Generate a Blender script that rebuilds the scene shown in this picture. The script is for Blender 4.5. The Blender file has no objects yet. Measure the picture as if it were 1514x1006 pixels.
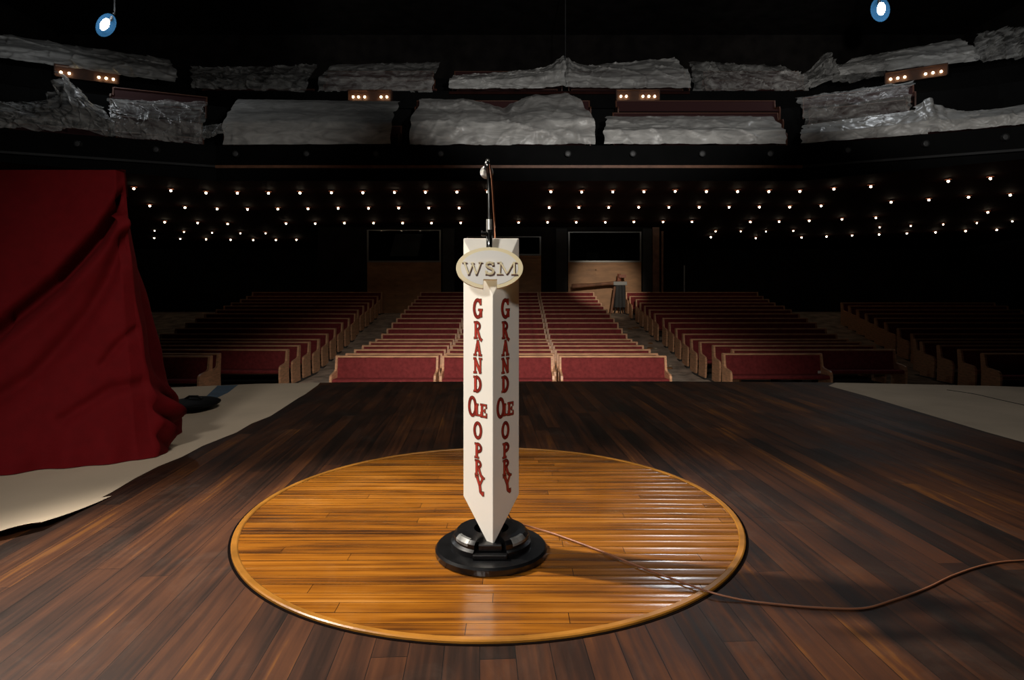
import bpy, math, random
from mathutils import Vector, Matrix, noise
random.seed(7)
C = bpy.context.scene.collection
F, H, Y0, CX = 922.0, 0.841, 430.0, 757.0
def P(px, py, Y): return Vector(((px-CX)*Y/F, Y, H-(py-Y0)*Y/F))
def FL(px, py, z=0.0):
    Y = (H-z)*F/(py-Y0); return Vector(((px-CX)*Y/F, Y, z))
ORD = ['first','second','third','fourth','fifth','sixth','seventh','eighth','ninth','tenth','eleventh','twelfth','thirteenth','fourteenth','fifteenth','sixteenth','seventeenth','eighteenth','nineteenth','twentieth','twenty-first','twenty-second','twenty-third','twenty-fourth','twenty-fifth','twenty-sixth']

# ------------------------------------------------------------------ materials
def base_mat(name):
    m = bpy.data.materials.new(name); m.use_nodes = True
    nt = m.node_tree; b = nt.nodes['Principled BSDF']
    return m, nt, b
def mat(name, col, rough=0.5, metal=0.0, spec=0.5, var=0.0, scale=8.0, bump=0.0, stretch=(1,1,1), coat=0.0):
    m, nt, b = base_mat(name)
    b.inputs['Roughness'].default_value = rough; b.inputs['Metallic'].default_value = metal
    b.inputs['Specular IOR Level'].default_value = spec; b.inputs['Coat Weight'].default_value = coat
    b.inputs['Base Color'].default_value = (*col, 1)
    if var or bump:
        tc = nt.nodes.new('ShaderNodeTexCoord'); mp = nt.nodes.new('ShaderNodeMapping'); mp.inputs['Scale'].default_value = stretch
        nz = nt.nodes.new('ShaderNodeTexNoise'); nz.inputs['Scale'].default_value = scale; nz.inputs['Detail'].default_value = 5
        nt.links.new(tc.outputs['Object'], mp.inputs[0]); nt.links.new(mp.outputs[0], nz.inputs['Vector'])
        if var:
            r = nt.nodes.new('ShaderNodeValToRGB'); r.color_ramp.elements[0].position = .3; r.color_ramp.elements[1].position = .7
            r.color_ramp.elements[0].color = (*[c*(1-var) for c in col], 1); r.color_ramp.elements[1].color = (*[min(1, c*(1+var)) for c in col], 1)
            nt.links.new(nz.outputs['Fac'], r.inputs[0]); nt.links.new(r.outputs[0], b.inputs['Base Color'])
        if bump:
            bp = nt.nodes.new('ShaderNodeBump'); bp.inputs['Strength'].default_value = bump; bp.inputs['Distance'].default_value = .01
            nt.links.new(nz.outputs['Fac'], bp.inputs['Height']); nt.links.new(bp.outputs[0], b.inputs['Normal'])
    return m
def emis(name, col, s):
    m, nt, b = base_mat(name)
    b.inputs['Base Color'].default_value = (*col, 1); b.inputs['Emission Color'].default_value = (*col, 1); b.inputs['Emission Strength'].default_value = s
    return m

def plank_mat(name, width, length, cols, ang, along_x=False, rough=(.3,.55), gap=.03, bumpd=.002, streak=.6, coat=0, wear=0.0, cup=False, wearcol=(.35,.3,.25)):
    m, nt, b = base_mat(name); N = nt.nodes.new; L = nt.links.new
    def math_(op, a, bb=None, c=None):
        n = N('ShaderNodeMath'); n.operation = op
        for i, v in enumerate((a, bb, c)):
            if v is None: continue
            if isinstance(v, (int, float)): n.inputs[i].default_value = v
            else: L(v, n.inputs[i])
        return n.outputs[0]
    tc = N('ShaderNodeTexCoord'); mp = N('ShaderNodeMapping'); mp.inputs['Rotation'].default_value = (0, 0, ang)
    L(tc.outputs['Object'], mp.inputs[0]); sp = N('ShaderNodeSeparateXYZ'); L(mp.outputs[0], sp.inputs[0])
    a, l = (sp.outputs[1], sp.outputs[0]) if along_x else (sp.outputs[0], sp.outputs[1])
    aw = math_('DIVIDE', a, width); idn = math_('FLOOR', aw); fr = math_('FRACT', aw)
    wn = N('ShaderNodeTexWhiteNoise'); wn.noise_dimensions = '1D'; L(idn, wn.inputs['W'])
    lo = math_('ADD', math_('DIVIDE', l, length), math_('MULTIPLY', wn.outputs['Value'], 7.3))
    seg = math_('FLOOR', lo); lfr = math_('FRACT', lo)
    cb = N('ShaderNodeCombineXYZ'); L(idn, cb.inputs[0]); L(seg, cb.inputs[1])
    w2 = N('ShaderNodeTexWhiteNoise'); w2.noise_dimensions = '2D'; L(cb.outputs[0], w2.inputs['Vector'])
    # grain noise stretched along the board
    mg = N('ShaderNodeMapping'); L(mp.outputs[0], mg.inputs[0])
    mg.inputs['Scale'].default_value = (1.6, 55, 1) if along_x else (55, 1.6, 1)
    ng = N('ShaderNodeTexNoise'); ng.inputs['Scale'].default_value = 1.0; ng.inputs['Detail'].default_value = 6; L(mg.outputs[0], ng.inputs['Vector'])
    nl = N('ShaderNodeTexNoise'); nl.inputs['Scale'].default_value = 1.7; nl.inputs['Detail'].default_value = 4; L(mp.outputs[0], nl.inputs['Vector'])
    f = math_('ADD', math_('MULTIPLY', w2.outputs['Value'], 1-streak), math_('MULTIPLY', math_('SUBTRACT', math_('MULTIPLY', ng.outputs['Fac'], 2.2), .6), streak))
    f = math_('ADD', f, math_('MULTIPLY', math_('SUBTRACT', nl.outputs['Fac'], .5), .9))
    mb_ = N('ShaderNodeMapping'); L(mp.outputs[0], mb_.inputs[0]); mb_.inputs['Scale'].default_value = (1.0, 6.0, 1) if along_x else (6.0, 1.3, 1)
    nb = N('ShaderNodeTexNoise'); nb.inputs['Scale'].default_value = 1.3; nb.inputs['Detail'].default_value = 7; nb.inputs['Roughness'].default_value = .6; nb.inputs['Distortion'].default_value = .6; L(mb_.outputs[0], nb.inputs['Vector'])
    f = math_('ADD', f, math_('MULTIPLY', math_('SUBTRACT', nb.outputs['Fac'], .5), 1.15))
    cr = N('ShaderNodeValToRGB'); e = cr.color_ramp.elements
    while len(e) < len(cols): e.new(.5)
    for i, (p, c) in enumerate(cols): e[i].position = p; e[i].color = (*c, 1)
    L(f, cr.inputs[0])
    # gaps
    g = math_('MINIMUM', math_('SUBTRACT', 1.0, math_('COMPARE', fr, 0.0, gap)), math_('SUBTRACT', 1.0, math_('COMPARE', lfr, 0.0, .0016/length)))
    mx = N('ShaderNodeMix'); mx.data_type = 'RGBA'; L(g, mx.inputs[0]); mx.inputs[6].default_value = (*[c*.35 for c in cols[0][1]], 1)
    L(cr.outputs[0], mx.inputs[7]); out = mx.outputs[2]
    if wear:
        ns = N('ShaderNodeTexNoise'); ns.inputs['Scale'].default_value = 3.2; ns.inputs['Detail'].default_value = 9; ns.inputs['Roughness'].default_value = .72; ns.inputs['Distortion'].default_value = .8
        L(tc.outputs['Object'], ns.inputs['Vector'])
        r2 = N('ShaderNodeValToRGB'); r2.color_ramp.elements[0].position = .52; r2.color_ramp.elements[1].position = .86
        r2.color_ramp.elements[1].color = (wear, wear, wear, 1); r2.color_ramp.elements[0].color = (0,0,0,1); L(ns.outputs['Fac'], r2.inputs[0])
        m3 = N('ShaderNodeMix'); m3.data_type = 'RGBA'; L(r2.outputs[0], m3.inputs[0]); L(out, m3.inputs[6]); m3.inputs[7].default_value = (*wearcol, 1)
        out = m3.outputs[2]
    L(out, b.inputs['Base Color'])
    rr = N('ShaderNodeMapRange'); rr.inputs['To Min'].default_value = rough[0]; rr.inputs['To Max'].default_value = rough[1]
    L(math_('ADD', math_('MULTIPLY', nl.outputs['Fac'], .5), math_('MULTIPLY', ng.outputs['Fac'], .5)), rr.inputs[0]); rr.inputs['From Min'].default_value = .3; rr.inputs['From Max'].default_value = .7; L(rr.outputs[0], b.inputs['Roughness'])
    hgt = math_('ADD', math_('MULTIPLY', ng.outputs['Fac'], .5), g)
    if cup:
        amp = math_('MULTIPLY', math_('SUBTRACT', nl.outputs['Fac'], .30), 3.5)
        hgt = math_('ADD', hgt, math_('MULTIPLY', math_('POWER', math_('ABSOLUTE', math_('SUBTRACT', math_('MULTIPLY', fr, 2.0), 1.0)), 4.0), amp))
        hgt = math_('ADD', hgt, math_('MULTIPLY', math_('SUBTRACT', fr, .5), math_('MULTIPLY', math_('SUBTRACT', w2.outputs['Value'], .5), 2.2)))
    bp = N('ShaderNodeBump'); bp.inputs['Strength'].default_value = 1; bp.inputs['Distance'].default_value = bumpd
    L(hgt, bp.inputs['Height']); L(bp.outputs[0], b.inputs['Normal'])
    b.inputs['Coat Weight'].default_value = coat; b.inputs['Coat Roughness'].default_value = .12; b.inputs['Specular IOR Level'].default_value = .5 if coat else .13
    return m

M = {}
M['stage'] = plank_mat('stage_walnut', .083, 1.9, [(.05,(.010,.006,.0045)),(.38,(.028,.012,.007)),(.62,(.055,.020,.009)),(.85,(.082,.029,.011)),(1.0,(.15,.055,.011))], math.radians(-3), rough=(.42,.62), gap=.02, bumpd=.0006, streak=.5, wear=.09)
M['circle'] = plank_mat('honey_planks', .052, 1.1, [(.05,(.045,.016,.006)),(.3,(.15,.050,.008)),(.55,(.27,.092,.009)),(.8,(.36,.13,.013)),(1.0,(.46,.19,.035))], 0.0, along_x=True, rough=(.12,.28), gap=.030, bumpd=.0026, streak=.72, wear=.22, cup=True, wearcol=(.42,.22,.08), coat=.25)
M['ring'] = mat('honey_trim', (.36,.15,.022), .25, var=.35, scale=6, bump=.2)
M['rim_shadow'] = mat('rim_shadow_black', (.004,.002,.0015), .9, spec=.03)
M['oak'] = mat('pew_oak', (.66,.36,.20), .42, var=.25, scale=5, stretch=(1,1,6))
M['red'] = mat('pew_red_cloth', (.21,.032,.033), .85, spec=.2, var=.22, scale=14, bump=.15)
M['black'] = mat('black_paint', (.008,.008,.008), .6, spec=.08, var=.3, scale=3)
M['wall'] = mat('dark_wall', (.014,.012,.011), .85, spec=.08, var=.4, scale=1.5)
M['fascia'] = mat('balcony_black', (.003,.003,.003), .7, spec=.08, var=.3, scale=2)
M['greywall'] = mat('dark_grey_wall', (.028,.028,.028), .8, var=.25, scale=2)
M['soffit'] = mat('soffit_maroon', (.026,.007,.005), .8, spec=.08, var=.3, scale=2)
M['brownrail'] = mat('brown_rail', (.22,.10,.055), .5, var=.3, scale=4)
M['tan'] = mat('tan_plywood', (.36,.18,.075), .55, var=.2, scale=2.2, stretch=(1,1,3))
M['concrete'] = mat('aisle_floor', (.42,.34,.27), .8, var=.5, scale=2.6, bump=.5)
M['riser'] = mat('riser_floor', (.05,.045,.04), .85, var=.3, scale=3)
M['paper'] = mat('builders_paper', (.58,.47,.34), .75, var=.10, scale=1.6, bump=.2)
M['papergrey'] = mat('grey_paper', (.42,.35,.27), .8, var=.15, scale=1.6, bump=.2)
M['blue'] = mat('strip_blue', (.03,.085,.15), .5, var=.3, scale=9)
M['velvet'] = mat('red_drape', (.135,.003,.005), .85, spec=.15, var=.10, scale=20, bump=.15)
M['white'] = mat('white_enamel', (.86,.82,.74), .38, var=.03, scale=5, bump=.05)
M['cream'] = mat('cream_yellow', (.92,.78,.46), .4)
M['letter_red'] = mat('letter_red', (.40,.035,.022), .45, var=.15, scale=60)
M['letter_dark'] = mat('letter_dark', (.10,.045,.016), .45)
M['letter_side'] = mat('letter_brown', (.12,.035,.015), .5)
M['gloss_black'] = mat('gloss_black', (.005,.005,.0055), .26, var=.3, scale=30, bump=.03)
M['patch_grey'] = mat('patch_grey', (.20,.20,.19), .35, metal=.3, var=.5, scale=40)
M['chrome'] = mat('chrome', (.75,.75,.73), .16, metal=1)
M['darkchrome'] = mat('dark_chrome', (.32,.32,.31), .2, metal=1)
M['silver'] = mat('dull_silver', (.70,.68,.63), .35, metal=.8, var=.2, scale=80)
M['grille'] = mat('mic_grille', (.50,.49,.46), .35, metal=.8, var=.5, scale=900, bump=.6)
M['cable'] = mat('copper_cable', (.30,.12,.06), .4)
M['frame'] = mat('window_metal', (.22,.22,.21), .4, metal=.5)
M['screen'] = mat('pale_screen', (.30,.30,.29), .6)
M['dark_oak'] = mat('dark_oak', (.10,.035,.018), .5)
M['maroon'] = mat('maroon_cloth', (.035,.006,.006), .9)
M['lens'] = mat('dim_lens', (.08,.08,.08), .5)
M['bulb'] = emis('warm_bulb', (1.0,.80,.56), 14)
M['amber'] = emis('amber_bulb', (1.0,.72,.40), 16)
M['flood'] = emis('cool_flood', (.93,.97,1.0), 40)
M['halo_blue'] = emis('blue_halo_glow', (.03,.16,.33), .35); _b = M['halo_blue'].node_tree.nodes['Principled BSDF']; _b.inputs['Base Color'].default_value = (.002,.006,.012,1); _b.inputs['Specular IOR Level'].default_value = 0; _b.inputs['Roughness'].default_value = 1  # weak blue emission standing in for the lens-glow halo
M['canred'] = mat('lamp_can', (.26,.07,.03), .5)
M['orangebox'] = mat('lamp_box', (.055,.02,.009), .6, var=.2)
M['rubber'] = mat('rubber', (.015,.015,.015), .7)
m, nt, b = base_mat('glass_dark'); b.inputs['Base Color'].default_value = (.55,.58,.6,1); b.inputs['Roughness'].default_value = .03; b.inputs['Transmission Weight'].default_value = 1; b.inputs['IOR'].default_value = 1.45
M['glass'] = m
def plastic(name, lo, hi, col=(.62,.61,.58), scale=(1.2,1.2,3.5)):
    m, nt, b = base_mat(name); N = nt.nodes.new; L = nt.links.new
    b.inputs['Base Color'].default_value = (*col, 1); b.inputs['Roughness'].default_value = .36
    tc = N('ShaderNodeTexCoord'); mp = N('ShaderNodeMapping'); mp.inputs['Scale'].default_value = scale
    nz = N('ShaderNodeTexNoise'); nz.inputs['Scale'].default_value = 1.1; nz.inputs['Detail'].default_value = 6; nz.inputs['Distortion'].default_value = 1.2
    L(tc.outputs['Object'], mp.inputs[0]); L(mp.outputs[0], nz.inputs['Vector'])
    r = N('ShaderNodeMapRange'); r.inputs['From Min'].default_value = .35; r.inputs['From Max'].default_value = .65; r.inputs['To Min'].default_value = lo; r.inputs['To Max'].default_value = hi
    L(nz.outputs['Fac'], r.inputs[0])
    L(r.outputs[0], b.inputs['Alpha'])
    bp = N('ShaderNodeBump'); bp.inputs['Strength'].default_value = .6; bp.inputs['Distance'].default_value = .05
    L(nz.outputs['Fac'], bp.inputs['Height']); L(bp.outputs[0], b.inputs['Normal'])
    return m
M['plastic'] = plastic('milky_plastic', .55, .95)
M['plastic_clear'] = plastic('clear_plastic', .10, .50)
M['plastic_mid'] = plastic('hazy_plastic', .35, .75, scale=(.5,.8,6))

# ------------------------------------------------------------------ mesh builder
class MB:
    def __init__(s): s.v = []; s.f = []; s.mi = []
    def add(s, vs, fs, mi=0):
        o = len(s.v); s.v += [Vector(v) for v in vs]; s.f += [[o+i for i in f] for f in fs]; s.mi += [mi]*len(fs); return s
    def box(s, a, b, mi=0, rot=None):
        x0,y0,z0 = a; x1,y1,z1 = b
        vs = [(x0,y0,z0),(x1,y0,z0),(x1,y1,z0),(x0,y1,z0),(x0,y0,z1),(x1,y0,z1),(x1,y1,z1),(x0,y1,z1)]
        if rot: vs = [rot @ Vector(v) for v in vs]
        return s.add(vs, [(0,3,2,1),(4,5,6,7),(0,1,5,4),(1,2,6,5),(2,3,7,6),(3,0,4,7)], mi)
    def prism_x(s, prof, x0, x1, mi=0):       # prof in (y,z), counter-clockwise
        n = len(prof); vs = [(x0,y,z) for y,z in prof]+[(x1,y,z) for y,z in prof]
        fs = [tuple(range(n)), tuple(range(2*n-1, n-1, -1))]+[(i, i+n, (i+1)%n+n, (i+1)%n) for i in range(n)]
        return s.add(vs, fs, mi)
    def prism_z(s, poly, z0, z1, mi=0):
        n = len(poly); vs = [(p[0],p[1],z0) for p in poly]+[(p[0],p[1],z1) for p in poly]
        fs = [tuple(range(n-1,-1,-1)), tuple(range(n, 2*n))]+[(i, (i+1)%n, (i+1)%n+n, i+n) for i in range(n)]
        return s.add(vs, fs, mi)
    def lathe(s, prof, n=48, c=(0,0,0), mi=0, a0=0, a1=2*math.pi):
        full = abs(a1-a0-2*math.pi) < 1e-6; m = len(prof); k = n if full else n+1; vs = []
        for i in range(k):
            a = a0+(a1-a0)*i/n
            for r, z in prof: vs.append((c[0]+r*math.cos(a), c[1]+r*math.sin(a), c[2]+z))
        fs = []
        for i in range(n):
            j = (i+1) % k
            for q in range(m-1): fs.append((i*m+q, j*m+q, j*m+q+1, i*m+q+1))
        if not full: fs += [tuple(range(m)), tuple(range((k-1)*m+m-1, (k-1)*m-1, -1))]
        return s.add(vs, fs, mi)
    def tube(s, path, r, n=8, mi=0, cap=True):
        path = [Vector(p) for p in path]; rs = r if isinstance(r, (list, tuple)) else [r]*len(path)
        t = (path[1]-path[0]).normalized(); up = Vector((0,0,1)) if abs(t.z) < .9 else Vector((1,0,0)); nn = t.cross(up).normalized(); vs = []
        for i, p in enumerate(path):
            t2 = (path[min(i+1,len(path)-1)]-path[max(i-1,0)]).normalized()
            nn = (nn-t2*nn.dot(t2)).normalized(); bb = t2.cross(nn)
            for k in range(n):
                a = 2*math.pi*k/n; vs.append(p+(nn*math.cos(a)+bb*math.sin(a))*rs[i])
        fs = [(i*n+k, i*n+(k+1)%n, (i+1)*n+(k+1)%n, (i+1)*n+k) for i in range(len(path)-1) for k in range(n)]
        if cap: fs += [tuple(range(n-1,-1,-1)), tuple(range((len(path)-1)*n, len(path)*n))]
        return s.add(vs, fs, mi)
    def grid(s, fn, nu, nv, mi=0):
        vs = [fn(i/nu, j/nv) for j in range(nv+1) for i in range(nu+1)]
        fs = [(j*(nu+1)+i, j*(nu+1)+i+1, (j+1)*(nu+1)+i+1, (j+1)*(nu+1)+i) for j in range(nv) for i in range(nu)]
        return s.add(vs, fs, mi)
    def sphere(s, c, r, n=12, m=8, mi=0, sc=(1,1,1)):
        return s.lathe2([(r*math.sin(math.pi*j/m), -r*math.cos(math.pi*j/m)) for j in range(m+1)], n, c, mi, sc)
    def lathe2(s, prof, n, c, mi, sc):
        o = len(s.v); s.lathe(prof, n, (0,0,0), mi)
        for i in range(o, len(s.v)):
            v = s.v[i]; s.v[i] = Vector((c[0]+v.x*sc[0], c[1]+v.y*sc[1], c[2]+v.z*sc[2]))
        return s
    def xform(s, mt): s.v = [mt @ v for v in s.v]; return s
    def mesh(s, name, mats, smooth=False):
        me = bpy.data.meshes.new(name); me.from_pydata([tuple(v) for v in s.v], [], s.f)
        for m_ in (mats if isinstance(mats, (list, tuple)) else [mats]): me.materials.append(m_)
        me.polygons.foreach_set('material_index', s.mi)
        if smooth: me.polygons.foreach_set('use_smooth', [True]*len(me.polygons))
        me.validate(); me.update(); return me
    def obj(s, name, mats, parent=None, smooth=False, bevel=0, loc=None):
        o = bpy.data.objects.new(name, s.mesh(name, mats, smooth)); C.objects.link(o)
        if parent: o.parent = parent
        if loc is not None: o.location = loc
        if bevel:
            bm = o.modifiers.new('bevel', 'BEVEL'); bm.width = bevel; bm.segments = 2; bm.limit_method = 'ANGLE'
        return o
def tag(o, label=None, cat=None, group=None, kind=None):
    if label: o['label'] = label
    if cat: o['category'] = cat
    if group: o['group'] = group
    if kind: o['kind'] = kind
    return o
def empty(name, loc, label, cat, group=None, rz=0):
    o = bpy.data.objects.new(name, None); C.objects.link(o); o.location = loc; o.rotation_euler = (0,0,rz); o.empty_display_size = .1
    return tag(o, label, cat, group)
def struct(name, mb, m_, **k): return tag(mb.obj(name, m_, **k), kind='structure')
def smoothpath(pts, n=10):
    pts = [Vector(p) for p in pts]; out = []
    for i in range(len(pts)-1):
        p0, p1, p2, p3 = pts[max(i-1,0)], pts[i], pts[i+1], pts[min(i+2,len(pts)-1)]
        for k in range(n):
            t = k/n; out.append(.5*((2*p1)+(p2-p0)*t+(2*p0-5*p1+4*p2-p3)*t*t+(3*p1-p0-3*p2+p3)*t**3))
    out.append(pts[-1]); return out

# ------------------------------------------------------------------ camera
cam = bpy.data.cameras.new('camera'); cam.sensor_width = 36; cam.lens = F/1514*36; cam.shift_y = -(503-Y0)/1514
cam.clip_end = 200; cam.clip_start = .02
co = bpy.data.objects.new('camera', cam); C.objects.link(co); co.location = (0,0,H); co.rotation_euler = (math.radians(90),0,0)
bpy.context.scene.camera = co

# ------------------------------------------------------------------ stage
edge = [(-6.0,4.75),(-3.6,5.2),(-2.3,5.62),(-1.4,5.74),(0,5.78),(1.5,5.78),(2.8,5.72),(4.2,5.5),(6.2,5.0)]
stage_poly = [(-6.0,-3.0),(6.2,-3.0)]+list(reversed(edge))
struct('floor', MB().prism_z(stage_poly, -1.45, 0.0), M['stage'])

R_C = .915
struct('rim_shadow_band', MB().lathe([(R_C+.001,.0006),(R_C+.009,.0006),(R_C+.009,.0014),(R_C+.001,.0014)], 128, c=(-.078,2.397,0)), M['rim_shadow'])  # flat black band painting the shadow gap outside the raised rim
circ = empty('floor_circle', (-.078,2.397,0), 'round honey-coloured wooden plank circle set into the dark stage floor', 'floor circle')
R = .915
MB().lathe([(0,0.0005),(R-.022,0.0005),(R-.022,.005),(0,.005)], 128, c=(0,0,0)).obj('plank_disc', M['circle'], circ)
MB().lathe([(R-.022,.0005),(R-.0,.0005),(R,.006),(R-.004,.0085),(R-.018,.0085),(R-.022,.006)], 160).obj('trim_ring', M['ring'], circ, smooth=False)['label'] = 'narrow rounded wooden rim'

# ------------------------------------------------------------------ microphone stand
SX, SY = -.066, 1.99
ms = empty('microphone_stand', (SX,SY,.005), 'white four-sided microphone stand with red lettering and black round base', 'microphone stand')
TOP = H+(Y0-351)*1.95/F-.005     # local z (root at .005)
base = MB().lathe([(0,0),(.172,0),(.177,.004),(.178,.020),(.172,.027),(.135,.030),(0,.030)], 96)
bo = base.obj('base', M['gloss_black'], ms, smooth=False); bo['label'] = 'round glossy black base'
a_gap = .42
for nm, s0, s1 in (('raised_ring', -math.pi/2+a_gap, math.pi/2-.25), ('raised_ring', math.pi/2+.25, 3*math.pi/2-a_gap)):
    rg = MB().lathe([(.055,.030),(.128,.030),(.128,.046),(.118,.052),(.118,.066),(.108,.076),(.085,.080),(.055,.080)], 40, a0=s0, a1=s1).obj(nm, M['gloss_black'], bo)
    rg['label'] = 'half ring block with grey edge'
    w = MB().lathe([(.1185,.058),(.1187,.066),(.1085,.0765),(.100,.0775),(.1005,.0765),(.1075,.0755),(.1175,.0655)], 16, a0=(-math.pi/2+.62 if s0 < 0 else -math.pi/2-1.15), a1=(-math.pi/2+1.15 if s0 < 0 else -math.pi/2-.62)).obj('grey_patch', M['patch_grey'], bo)  # metallic grey arc on the shoulder of the ring
MB().box((-.052,-.128,.030),(.052,.03,.045)).obj('socket_step', M['gloss_black'], bo, bevel=.003)
MB().box((-.036,-.105,.045),(.036,.06,.066)).obj('socket', M['gloss_black'], bo, bevel=.003)
MB().box((-.017,-.098,.0455),(.017,-.06,.060)).obj('spike_block', M['rubber'], bo)

# column: square section, one corner to the front, lower end cut to a point, front corner cut off at the top
S = .126; half = S/math.sqrt(2)
th = math.radians(5.0)
def corner(k):   # k=0 front,1 right,2 back,3 left
    a = -math.pi/2+k*math.pi/2+th; return Vector((half*math.cos(a), half*math.sin(a), 0))
import bmesh
bm = bmesh.new()
zb = .050
lo = [bm.verts.new(corner(k)+Vector((0,0,zb-.02))) for k in range(4)]; hi = [bm.verts.new(corner(k)+Vector((0,0,TOP))) for k in range(4)]
for k in range(4): bm.faces.new((lo[k], lo[(k+1)%4], hi[(k+1)%4], hi[k]))
bm.faces.new(lo[::-1]); bm.faces.new(hi)
def cut(pt, no):
    r = bmesh.ops.bisect_plane(bm, geom=bm.verts[:]+bm.edges[:]+bm.faces[:], plane_co=pt, plane_no=no, clear_outer=True)
    es = [e for e in r['geom_cut'] if isinstance(e, bmesh.types.BMEdge)]
    bmesh.ops.contextual_create(bm, geom=es)
zc = H-(732-Y0)*1.99/F-.005
fc = corner(0)
cut(corner(3)+Vector((0,0,zc)), Vector((-(zc-zb), 0, -(half*.97))))
cut(corner(1)+Vector((0,0,zc)), Vector(((zc-zb), 0, -(half*.97))))
cut(Vector((fc.x, fc.y, zb)), Vector((0,-.15,-1)))
zf = H-(437-Y0)*1.90/F-.005
# facet through the front ridge at zf and through both side corners at the top
pA = Vector((fc.x,fc.y,zf)); pB = corner(1)*.96+fc*.04+Vector((0,0,TOP)); pC = corner(3)*1.02-fc*.02+Vector((0,0,TOP))
nrm = (pB-pA).cross(pC-pA).normalized()
if nrm.y > 0: nrm = -nrm
cut(pA, nrm)
bmesh.ops.recalc_face_normals(bm, faces=bm.faces)
me = bpy.data.meshes.new('column'); bm.to_mesh(me); bm.free(); me.materials.append(M['white'])
col = bpy.data.objects.new('column', me); C.objects.link(col); col.parent = ms; col['label'] = 'white pointed column with red letters'
bv = col.modifiers.new('b','BEVEL'); bv.width = .0016; bv.segments = 2
# chips and scuffs on the column
# ---- glyphs: list of (polyline, thickness), unit box
def arc(cx, cy, rx, ry, a0, a1, n=18): return [(cx+rx*math.cos(math.radians(a0+(a1-a0)*i/n)), cy+ry*math.sin(math.radians(a0+(a1-a0)*i/n))) for i in range(n+1)]
T, t_ = .24, .11
GL = {
 'G': [(arc(.5,.5,.40,.44,48,330), T*.9), ([(.84,.44),(.84,.08)], T), ([(.58,.44),(1.02,.44)], t_), ([(.82,.98),(.82,.70)], t_*1.2)],
 'R': [([(.22,0),(.22,1)], T), (arc(.35,.745,.42,.215,90,-90), T*.85), ([(.22,.96),(.36,.96)], t_), ([(.22,.53),(.36,.53)], t_), ([(.48,.5),(.80,.02),(1.05,-.10)], T), ([(0,0.03),(.45,0.03)], t_), ([(0,.97),(.3,.97)], t_)],
 'A': [([(.14,0),(.50,1)], t_*1.3), ([(.50,1),(.82,0)], T), ([(.28,.34),(.68,.34)], t_), ([(-.02,.03),(.34,.03)], t_), ([(.62,.03),(1.02,.03)], t_)],
 'N': [([(.17,0),(.17,1)], t_*1.4), ([(.14,.97),(.84,.03)], T), ([(.84,0),(.84,1)], t_*1.4), ([(-.03,.97),(.25,.97)], t_), ([(-.02,.03),(.36,.03)], t_), ([(.66,.97),(1.03,.97)], t_)],
 'D': [([(.22,0),(.22,1)], T), (arc(.32,.5,.52,.46,90,-90), T*.9), ([(0,.96),(.36,.96)], t_), ([(0,.04),(.36,.04)], t_)],
 'O': [(arc(.5,.5,.38,.46,0,360,28), T*.85)],
 'L': [([(.25,0),(.25,1)], T), ([(.03,.96),(.47,.96)], t_), ([(.03,.05),(.95,.05)], t_*1.2), ([(.92,.02),(.92,.32)], t_)],
 'E': [([(.25,0),(.25,1)], T), ([(.03,.95),(.92,.95)], t_*1.2), ([(.03,.05),(.95,.05)], t_*1.2), ([(.25,.5),(.68,.5)], t_), ([(.92,.02),(.92,.30)], t_), ([(.89,.98),(.89,.72)], t_), ([(.68,.62),(.68,.38)], t_)],
 'P': [([(.25,0),(.25,1)], T), (arc(.36,.70,.44,.255,90,-90), T*.85), ([(.02,.96),(.4,.96)], t_), ([(.25,.44),(.4,.44)], t_), ([(0,.04),(.52,.04)], t_)],
 'Y': [([(.16,1),(.52,.50)], T), ([(.92,1),(.52,.50)], t_*1.4), ([(.52,.52),(.62,.12),(.95,-.02)], T), ([(-.03,.97),(.36,.97)], t_), ([(.74,.97),(1.1,.97)], t_), ([(.95,-.05),(.95,.16)], t_)],
 'W': [([(.08,1),(.31,0)], .17), ([(.31,0),(.51,.85)], .09), ([(.49,.9),(.70,0)], .17), ([(.70,0),(.92,1)], .09), ([(-.02,.97),(.22,.97)], .06), ([(.80,.97),(1.0,.97)], .06), ([(.42,.93),(.58,.93)], .06)],
 'S': [([(.80,.74),(.74,.90),(.50,.965),(.26,.90),(.20,.74),(.32,.60),(.52,.52),(.74,.42),(.84,.26),(.76,.09),(.50,.035),(.24,.10),(.17,.28)], .22), ([(.82,1.0),(.82,.72)], .07), ([(.15,0),(.15,.30)], .07)],
 'M': [([(.14,0),(.16,1)], .09), ([(.17,1),(.50,.06)], .17), ([(.50,.06),(.83,1)], .09), ([(.85,1),(.86,0)], .18), ([(-.02,.03),(.30,.03)], .06), ([(.70,.03),(1.02,.03)], .06), ([(.0,.97),(.24,.97)], .06), ([(.80,.97),(1.0,.97)], .06)],
}
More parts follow.
